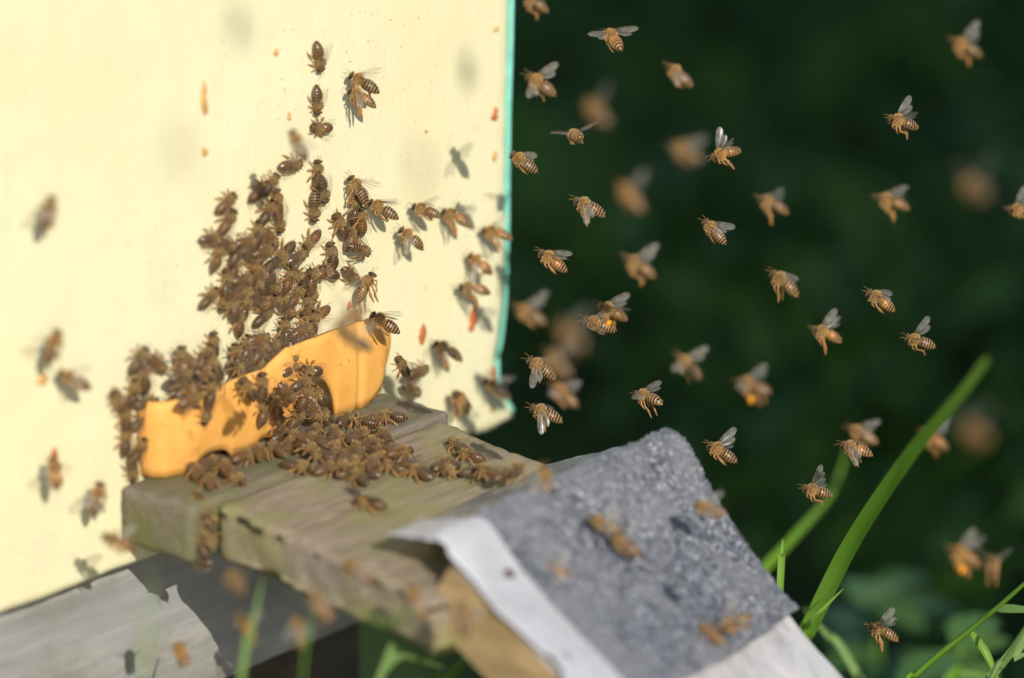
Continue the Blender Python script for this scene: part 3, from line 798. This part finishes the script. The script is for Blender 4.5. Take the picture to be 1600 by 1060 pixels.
F(1508, 868, 158, 'blurred honey bee with yellow pollen low at the right', 15, 10, 20, 'up', 'fly', True)
F(1551, 884, 100, 'small blurred honey bee facing us next to the one with yellow pollen', 13, 60, 20, 'up')
F(1380, 986, 160, 'sharp honey bee flying low over the grass at the bottom right', 1, 12, 18, 'up', 'fly2')
# --- bees in the air in front of the felt and the boards
g = 'bees in flight'
F(850, 797, 150, 'orange blurred honey bee over the top left of the granulated felt', 12, -10, 60, 'back')
F(945, 820, 160, 'blurred honey bee over the felt touching a darker one below it', 13, -5, 60, 'back')
F(977, 852, 150, 'larger dark blurred honey bee over the middle of the felt', 13, -5, 60, 'up')
F(864, 893, 165, 'orange blurred honey bee low over the felt beside the pale metal strip', 15, 0, 50, 'back')
F(1107, 795, 165, 'blurred tan honey bee over the right edge of the felt', 12, -20, 50, 'back')
F(1147, 972, 200, 'pale blurred honey bee over the lower right felt edge', 13, -10, 60, 'back')
F(1110, 990, 150, 'small orange blurred honey bee over the lower felt, left of a pale one', 13, -40, 50, 'back')
F(853, 752, 95, 'upright orange blurred honey bee at the back edge of the felt', 12, -20, 60, 'back')
F(725, 966, 100, 'dark orange blurred honey bee in front of the ramp timber', 22, -20, 40, 'up')
F(652, 940, 120, 'orange brown blurred honey bee at the broken front corner of the landing board', 20, -20, 40, 'back')
F(560, 892, 150, 'orange blurred honey bee over the mossy side of the landing board', 20, -20, 60, 'back')
F(500, 946, 130, 'orange blurred honey bee under the lower edge of the landing board', 22, -20, 50, 'back')
F(466, 985, 100, 'dim orange blurred honey bee in front of the dark end of the grey floor board', 20, -20, 40, 'back')
F(385, 981, 120, 'blurred honey bee on the grass blade before the grey floor board', 18, -20, 40, 'up')
F(367, 908, 140, 'round orange blurred honey bee below the left end of the landing board', 22, -60, 40, 'back')
F(283, 1021, 120, 'dark spread-legged blurred honey bee on the lower left grey floor board', 12, -50, 50, 'spread')
F(545, 496, 40, 'large grey blurred honey bee in front of the top of the orange guard', 24, 0, 40, 'up')
F(556, 532, 150, 'blurred honey bee shape over the right part of the orange guard', 16, 0, 40, 'back')
F(466, 226, 115, 'blurred honey bee hovering over the upper end of the wall cluster', 11, 0, 50, 'half')
# --- bees flying close to the cream front
F(568, 128, 152, 'honey bee with a faint raised wing, upper of a touching pair on the cream front', wall=9, roll=35, wings='back')
F(565, 151, 153, 'honey bee with a hanging leg, lower of a touching pair on the cream front', wall=9, roll=25, wings='down', kind='fly2')
F(561, 295, 128, 'sharp honey bee with an amber wing spread right, above the knot of bees', wall=7, roll=30, wings='back', kind='fly2')
F(598, 326, 148, 'soft brown honey bee right of the bee with the amber wing', wall=8, roll=20, wings='back')
F(665, 328, 160, 'blurred honey bee with a raised faint wing, left of two in a row', wall=9, roll=20, wings='back')
F(712, 338, 158, 'honey bee with dark abdomen, right of two in a row', wall=8, roll=20, wings='back', kind='fly2')
F(643, 371, 147, 'honey bee with orange banded abdomen and hanging hind leg below the row of two', wall=9, roll=35, wings='down', kind='fly2')
F(775, 363, 164, 'sharp honey bee crossing the turquoise edge with legs hanging', wall=9, roll=15, wings='back', kind='fly2')
F(750, 411, 146, 'soft dark honey bee under the one crossing the turquoise edge', wall=8, roll=30, wings='down')
F(740, 450, 173, 'level flying soft honey bee with one grey hanging leg near the right hive edge', wall=9, roll=10, wings='down', kind='fly2')
F(601, 503, 148, 'sharp honey bee with folded wings at the right top of the orange guard', wall=20, roll=30, wings='back')
F(700, 546, 150, 'dark honey bee with a hanging leg on the lower right cream front', wall=8, roll=15, wings='down', kind='fly2')
F(776, 606, 145, 'brown honey bee at the chewed lower right hive edge', wall=8, roll=30, wings='back')
F(722, 626, 130, 'dark headed honey bee with a thin leg low on the cream front', wall=8, roll=10, yaw=45, wings='down', kind='fly2')
F(571, 446, 62, 'sharp honey bee hanging with a curled orange abdomen right of the cluster', wall=7, roll=-10, yaw=0, wings='back', kind='fly2')
F(75, 332, 80, 'lone blurred honey bee upright on the far left of the cream front', wall=10, roll=50, wings='back')
F(82, 541, 70, 'lone blurred honey bee at the left, above a slanting one', wall=12, roll=50, wings='up')
F(115, 593, 155, 'lone blurred honey bee slanting left, beneath the upright pair on the left', wall=10, roll=50, wings='back')
F(151, 779, 75, 'lone honey bee upright beside the left end of the sill', wall=12, roll=50, wings='back')
F(184, 846, 155, 'blurred honey bee at the lower left corner of the sill', 14, roll=40, wings='back')
F(85, 738, 100, 'faint blurred honey bee over the reddish dropping at the far left', wall=14, roll=50, wings='up')
for x, y, L, lb in ((730, 112, 1.25, 'unseen honey bee added high in the air to cast the soft grey spot near the turquoise edge'), (372, 42, 1.5, 'unseen honey bee added high in the air to cast the soft spot at the top of the front'),
                    (280, 236, 2.2, 'unseen honey bee added high in the air to cast the faint spot left of the cluster'), (656, 262, 2.2, 'unseen honey bee added high in the air to cast the faint spot above the flying row')):
    bee(on(x, y, 1, 0) + SUN * L, Vector((.3, .2, 1)), Vector((0, -1, .5)), 'fly', 'back', lb, 'bees in flight', .9)  # added out of view along the sun line, for soft shadows on the front
# --- walking on the cream front: those one can tell apart
W = lambda x, y, th, label, **k: crawl(x, y, th, label, 'bees walking on the cream front', **k)
W(491, 88, -82, 'topmost honey bee walking on the cream front, wings half open', wings='half')
W(488, 156, -88, 'second honey bee from the top of the single file on the cream front')
W(496, 198, 178, 'short dark honey bee lying sideways, third in the single file')
W(447, 257, 8, 'striped honey bee pointing right under the blurred bee atop the cluster')
W(489, 270, 88, 'honey bee with a faint wing out, upper of two at the head of the column', wings='half')
W(497, 294, -78, 'small dark honey bee tucked against the column below the top pair')
W(484, 322, -92, 'honey bee head down at the foot of the short column')
W(480, 374, -132, 'honey bee with grey striped abdomen up right, between column and knot')
W(525, 352, 112, 'sharp dark headed honey bee with antennae up, left of the knot')
W(512, 398, 100, 'honey bee head up, reaching the chain of bees right of the cluster')
W(541, 428, -42, 'shiny dark honey bee at the lower end of the chain')
W(493, 488, -150, 'honey bee with a bright silvery abdomen right of the cluster')
W(327, 538, 92, 'single honey bee upright between cluster and left fringe')
W(645, 580, 20, 'sharp boldly striped honey bee on the wall right of the orange guard', lift=5)
W(636, 607, -30, 'sharp dark honey bee beneath the boldly striped one by the guard', lift=3, wings='half')
W(622, 572, 120, 'honey bee clinging to the right end of the orange guard', lift=16)
W(555, 388, -20, 'sharp dark honey bee seen head on under the knot', lift=3, wings='half')
W(558, 345, 90, 'greyish honey bee in the middle of the knot on the cream front', lift=4)
W(548, 325, 80, 'uppermost honey bee of the knot on the cream front', lift=2)
W(543, 368, 70, 'lower left honey bee of the knot on the cream front', lift=1)
def relax(L, sx, sy, n=40):
    P = [[x / sx, y / sy, t] for x, y, t in L]
    for _ in range(n):
        for i in range(len(P)):
            for j in range(i):
                dx, dy = P[i][0] - P[j][0], P[i][1] - P[j][1]; d = math.hypot(dx, dy) or 1e-3
                if d < 1:
                    k = (1 - d) * .22 / d
                    P[i][0] += dx * k; P[i][1] += dy * k; P[j][0] -= dx * k; P[j][1] -= dy * k
    return [(x * sx, y * sy, t) for x, y, t in P]
# --- the dense cluster, where nothing tells one from the next
CL = 'honey bee in the dense brown core of the cluster on the cream front'
cl = [(346, 316, 45), (348, 346, 60), (322, 372, 5), (347, 380, -20), (398, 298, 45), (415, 287, 55), (425, 318, 95), (428, 340, -80), (375, 384, 10), (396, 366, 80), (412, 372, -50), (405, 390, 20), (437, 396, -135), (422, 410, 30),
      (360, 412, 70), (388, 410, -30), (350, 438, 100), (374, 436, 15), (345, 462, -100), (320, 464, 48), (394, 438, 130), (418, 440, -60), (440, 446, 70), (458, 432, 160), (488, 426, 170), (480, 452, -85), (402, 468, -20), (376, 474, 80), (357, 482, 110), (420, 464, 40),
      (364, 498, 95), (404, 492, 45), (440, 474, -45), (432, 452, -90), (384, 456, 160), (410, 422, -140), (366, 454, 30), (452, 462, 60), (392, 424, 80), (474, 478, 90), (455, 400, 30), (470, 505, 100), (365, 398, 60), (333, 400, 75), (508, 425, 150),
      (412, 330, 60), (400, 400, -100), (425, 395, 100), (338, 420, 50), (352, 460, -60), (400, 450, 10), (335, 360, 120), (362, 425, -10), (383, 440, 50), (408, 455, 120), (372, 462, -70), (345, 405, -40), (435, 428, 10), (355, 372, 40), (388, 388, -60), (378, 492, 60), (410, 478, 150), (350, 330, -100)]
ZN = {'t': ('honey bee in the loose upper arm of the cluster on the cream front', 'bees in the upper arm of the cluster'), 'l': ('honey bee on the ragged left edge of the cluster on the cream front', 'bees on the left edge of the cluster'),
      'r': ('honey bee on the right edge of the cluster on the cream front', 'bees on the right edge of the cluster'), 'c': (CL, 'bees in the wall cluster')}
for i, (x, y, t) in enumerate(relax(cl[:46], 19, 25)):
    z = 't' if y < 345 and x > 380 else 'l' if x < 352 else 'r' if x > 436 else 'c'
    crawl(x, y, t, ZN[z][0], ZN[z][1], lift=random.choice((0, 0, 0, 1.5)))
LL = 'honey bee at the right end of the band of bees above the orange guard'
lo = [(440, 520, 95), (458, 528, 60), (476, 535, -40), (398, 532, 10), (378, 545, 80), (363, 558, 100), (390, 564, -20), (420, 546, 40), (432, 560, 120), (450, 548, -80), (410, 578, 20), (430, 588, 70), (462, 562, 150), (446, 578, 30), (400, 552, 60), (370, 578, 140), (392, 590, 70), (475, 512, 80), (486, 550, 20), (415, 562, -60), (440, 540, 10), (462, 545, -100), (466, 520, 30), (385, 530, -30), (480, 520, 100), (425, 528, 140), (358, 540, 60)]
for x, y, t in relax(lo[:23], 19, 20): crawl(x, y, t, LL if x > 425 else 'honey bee at the left end of the band of bees above the orange guard', 'bees above the orange guard' if x > 425 else 'bees above the guard, left end', 'gtop', lift=random.choice((0, 0, 1.5)))
GL = 'honey bee crawling over the face of the orange entrance guard'
for x, y, t in relax([(480, 578, 175), (398, 604, 90), (404, 642, 80), (440, 612, -50), (424, 632, 110), (470, 618, 70), (482, 640, -60), (490, 618, 130), (464, 598, 30), (455, 652, 60), (500, 650, 120), (430, 662, 90), (322, 612, 80), (316, 640, -100), (290, 622, 30), (385, 606, 120)], 22, 22):
    crawl(x, y, t, GL, 'bees on the orange guard', 'guard', lift=random.choice((0, 1, 3)))
FL = 'blurred honey bee in the arc of bees left of the orange guard'
for x, y, t in relax([(210, 560, 60), (238, 566, -40), (218, 590, 100), (198, 618, 80), (190, 652, 95), (192, 690, 85), (218, 628, 10), (200, 728, -80), (186, 622, 120), (212, 655, 40), (206, 702, 60)], 24, 30):
    crawl(x, y, t, FL, 'bees left of the orange guard', lift=random.choice((0, 0, 1.5)))
FR = 'blurred honey bee in the clump over the left part of the orange guard'
for x, y, t in relax([(300, 575, 140), (288, 590, 20), (314, 588, -30), (306, 568, 60), (325, 600, 80), (284, 572, 100), (300, 604, -80), (320, 580, 120), (275, 632, 160), (296, 590, 40), (312, 606, 100), (282, 606, 60)], 20, 22):
    crawl(x, y, t, FR, 'bees over the left guard', 'gtop', lift=random.choice((0, 2, 4)))
# --- walking on the landing board
BL = 'honey bee in the middle of the crowd on the landing board'
bo = [(440, 690, 20), (465, 692, 160), (490, 684, 40), (515, 702, -30), (540, 696, 170), (558, 690, 20), (530, 720, 150), (552, 730, -150), (575, 704, 30), (600, 712, 160), (622, 716, 10), (640, 742, -20), (616, 740, 170), (582, 730, 60), (590, 662, 10), (566, 668, 170), (540, 664, 30), (505, 722, 170), (478, 706, -20), (560, 712, 120), (520, 686, 80), (498, 700, 150), (546, 746, 20), (575, 745, 160), (600, 690, 130), (455, 705, 60), (536, 735, -60), (515, 740, 20), (590, 722, -40), (560, 755, 150), (470, 675, 30), (500, 668, -20), (528, 672, 140), (610, 728, 80), (486, 720, 20), (520, 710, 10), (548, 708, -80), (480, 690, 110)]
for x, y, t in relax(bo[:30], 27, 13):
    w_ = 'left end' if x < 500 else 'right end' if x > 582 else 'middle'
    crawl(x, y, t, 'honey bee at the %s of the crowd on the landing board' % w_ if w_ != 'middle' else BL, 'bees on the landing board, ' + w_, 'board', lift=random.choice((0, 0, 0, 2)))
B = lambda x, y, th, label, **k: crawl(x, y, th, label, 'single bees on the boards', 'board', **k)
B(612, 660, 175, 'honey bee with a pale wing at the right foot of the orange guard', wings='half')
B(715, 706, 150, 'honey bee nearest the right edge of the landing board')
B(690, 735, 30, 'honey bee left of the dark pair before the felt edge')
B(704, 742, -150, 'honey bee facing left in the row before the felt edge')
B(734, 722, 170, 'pale honey bee upper of the row before the felt edge', wings='half')
B(655, 748, 160, 'dark headed honey bee at the left end of the row before the felt')
B(740, 745, 10, 'dark honey bee in the shadow at the felt edge', lift=1)
B(764, 748, 160, 'honey bee stepping onto the back edge of the felt', lift=4)
B(788, 752, 20, 'honey bee on the back edge of the felt, left of an orange one', lift=6)
B(806, 745, 60, 'orange honey bee on the back edge of the felt', lift=7)
B(578, 796, 170, 'lone honey bee in the middle of the bare landing board')
B(462, 738, -10, 'honey bee walking right, first of the sparse bees left of the crowd')
B(432, 712, 150, 'honey bee in front of the middle guard door')
B(405, 716, 90, 'honey bee with an orange thorax walking to the guard')
B(380, 722, 20, 'honey bee below the middle of the orange guard')
B(352, 742, 110, 'dark honey bee by the left part of the board, walking to the guard')
B(366, 756, -30, 'dark honey bee next to the pale front edge of the board')
B(328, 762, 100, 'orange blurred honey bee at the upper left corner of the board')
SL = 'blurred honey bee on the sill at the left foot of the orange guard'
for x, y, t in relax([(330, 734, 40), (300, 722, 100), (344, 704, 10), (308, 748, 70), (320, 700, 150), (282, 712, 30), (296, 738, 140)], 28, 14):
    crawl(x, y, t, SL, 'bees on the left sill', 'sill', lift=random.choice((0, 1)))
HL = 'blurred honey bee hanging in the gap between sill and landing board'
for x, y, t in [(300, 800, 100), (316, 818, 60), (296, 832, 90), (320, 850, 120), (302, 862, 30), (312, 786, 70), (328, 806, 110), (330, 838, 60), (318, 872, 160)]:
    crawl(x, y, t, HL, 'bees hanging at the sill gap', 'side', lift=random.choice((0, 2, 4)))

# ------------------------------------------------------------------ grass and weeds near the hive
def blade(px, label, wid, mat, root=True, name='grass_blade', group='grass blades by the hive', fold=.38, tipw=.06, round_=False):
    """px: (x, y, distance) from root to tip; wid in mm"""
    P = [deep(x, y, d) for x, y, d in px]
    if root:
        a = P[0]; dd = (P[0] - P[1]).normalized(); dd = (dd - ZZ * .35).normalized()
        P = [a + dd * ((a.z + .03) / -dd.z), a + dd * (a.z * .45 / -dd.z)] + P
    Q = []
    n = len(P) - 1
    for i in range(n * 8 + 1):
        f = i / 8; k = min(n - 1, int(f)); u = f - k
        p0, p1, p2, p3 = P[max(0, k - 1)], P[k], P[k + 1], P[min(n, k + 2)]
        Q.append(.5 * (2 * p1 + (p2 - p0) * u + (2 * p0 - 5 * p1 + 4 * p2 - p3) * u * u + (3 * p1 - p0 - 3 * p2 + p3) * u ** 3))
    vs, fs = [], []
    for i, p in enumerate(Q):
        t = i / (len(Q) - 1); d = (Q[min(len(Q) - 1, i + 1)] - Q[max(0, i - 1)]).normalized()
        s = d.cross(TOWARD + Vector((.15, .1, .2))).normalized(); nn = s.cross(d)
        wv = wid * MM / 2 * (tipw + (1 - tipw) * (min(1, (1 - t) * 2.2)) ** .8) * min(1, .55 + t * 1.5)
        k = len(vs)
        if round_: ring = [s * wv, nn * wv, -s * wv, -nn * wv]
        else: ring = [s * wv + nn * wv * fold, s * wv * .5 + nn * wv * fold * .42, Vector(), -s * wv + nn * wv * fold]
        vs += [p + r for r in ring]
        if i:
            for q in range(4 if round_ else 3): fs.append((k - 4 + q, k - 4 + (q + 1) % 4, k + (q + 1) % 4, k + q))
    o = mesh_obj(name, vs, fs, mat, None, True)
    return tag(o, label, 'grass', group)
G_, GP = M['blade'], M['blade_pale']
blade([(1195, 1120, 1.52), (1262, 985, 1.50), (1330, 850, 1.46), (1420, 715, 1.40), (1500, 620, 1.34), (1545, 560, 1.30)], 'widest bright green grass blade leaning right beyond the felt ramp', 6.4, G_, tipw=.35)
blade([(1110, 985, 1.60), (1180, 905, 1.62), (1245, 835, 1.64), (1300, 770, 1.67), (1325, 700, 1.70)], 'soft green grass blade bending up right, behind the felt edge', 4.0, G_, tipw=.2)
blade([(1218, 930, 1.47), (1221, 880, 1.47), (1223, 843, 1.47)], 'short thin upright grass tip right at the felt edge', 2.6, G_)
blade([(1225, 1040, 1.475), (1262, 978, 1.47), (1290, 948, 1.47), (1318, 920, 1.47)], 'faint thin grass tip branching beside the widest blade', 2.2, G_)
blade([(1345, 1065, 1.56), (1290, 990, 1.56), (1255, 950, 1.57)], 'pale green grass blade running along the lower right ramp edge', 3.5, GP)
blade([(1380, 1120, 1.47), (1434, 1052, 1.47), (1515, 985, 1.46), (1560, 948, 1.45), (1620, 895, 1.44)], 'thin jointed grass stem slanting up in the lower right corner', 2.4, G_, round_=True, tipw=.5)
blade([(1556, 951, 1.455), (1580, 952, 1.45), (1640, 955, 1.44)], 'grass leaf branching off the jointed stem to the right edge', 3.2, GP, False)
blade([(1516, 986, 1.462), (1540, 1020, 1.46), (1560, 1064, 1.46)], 'dark grass leaf hanging from the jointed stem', 3.0, G_, False)
blade([(1530, 1100, 1.43), (1566, 1040, 1.43), (1600, 985, 1.42), (1640, 930, 1.41)], 'second thin grass stem crossing the lower right corner', 2.2, GP, round_=True, tipw=.5)
blade([(1555, 1050, 1.47), (1585, 1030, 1.48), (1620, 1015, 1.49)], 'low green grass leaf at the right end of the bottom edge', 3, GP)
blade([(1460, 1090, 1.60), (1500, 1055, 1.60), (1560, 1062, 1.60)], 'low curved grass leaf at the bottom right', 4, G_)
blade([(222, 1075, 1.20), (230, 990, 1.20), (237, 920, 1.205), (240, 872, 1.21)], 'pale blurred grass blade in front of the left grey floor board', 1.2, GP)
blade([(376, 1070, 1.30), (388, 1010, 1.30), (400, 955, 1.305), (411, 903, 1.31)], 'green grass blade in front of the grey floor board with a bee on it', 2.1, GP)
blade([(472, 1070, 1.28), (480, 1010, 1.28), (488, 965, 1.28), (500, 955, 1.28)], 'thin green stem at the dark end of the grey floor board', .9, G_, round_=True)
blade([(580, 964, 1.27), (600, 974, 1.27), (625, 970, 1.265), (640, 958, 1.26), (655, 950, 1.26)], 'thin green tendril curling under the front corner of the landing board', 1.3, G_, False, round_=True)
blade([(588, 1075, 1.33), (604, 1045, 1.33), (624, 1026, 1.33), (650, 1030, 1.34), (700, 1046, 1.36)], 'kinked green grass blade under the landing board at the bottom', 2.4, GP)
blade([(700, 1060, 1.40), (740, 1050, 1.42), (790, 1062, 1.44)], 'dark grass blade low in the shade left of the ramp', 3.0, G_)
# broad leaf weeds
def weed(x, y, d, n, size, label, mat, seed):
    rg = random.Random(seed); c = deep(x, y, d)
    e = empty('weed', (c.x, c.y, 0)); tag(e, label, 'weed')
    st = [Vector((rg.gauss(0, .004), rg.gauss(0, .004), -.02)), Vector((.004, 0, c.z * .5)), Vector((0, 0, c.z))]
    bm = bmesh.new(); tube(bm, [p * 1000 for p in st], [1.6, 1.3, 1.0], 6, 0)
    bm_obj('stem', bm, M['blade'], e, True)
    for i in range(n):
        a = 6.283 * i / n + rg.uniform(-.4, .4); z = c.z * rg.uniform(.8, 1.0); L = size * rg.uniform(.7, 1.2)
        d1 = Vector((math.cos(a), math.sin(a), rg.uniform(.1, .6))).normalized(); sd = d1.cross(ZZ).normalized(); nn = sd.cross(d1)
        vs, fs = [], []
        for k in range(9):
            t = k / 8; wd = L * .33 * math.sin(math.pi * min(.98, t * .9 + .06)) * (1 if k % 2 else .78)
            p = d1 * L * t - ZZ * L * .35 * t * t + Vector((0, 0, z))
            vs += [p + sd * wd + nn * L * .05, p, p - sd * wd + nn * L * .05]
            if k:
                q = 3 * k; fs += [(q - 3, q - 2, q + 1, q), (q - 2, q - 1, q + 2, q + 1)]
        mesh_obj('leaf', vs, fs, mat, e, True)
weed(685, 1050, 1.42, 6, .013, 'small jagged green weed in the dark under the landing board', M['weed'], 3)
weed(1500, 1012, 1.66, 8, .034, 'pale blurred leafy weed behind the grass stems at the bottom right', M['weed'], 5)
weed(1548, 1072, 1.62, 8, .032, 'yellow green blurred weed at the bottom right corner', M['weed'], 8)
weed(1372, 905, 1.80, 7, .045, 'green blurred broad leaf weed beyond the widest grass blade', M['weed'], 9)
weed(1440, 1050, 1.74, 7, .04, 'dim blurred weed below the low flying bee at the bottom right', M['weed'], 12)
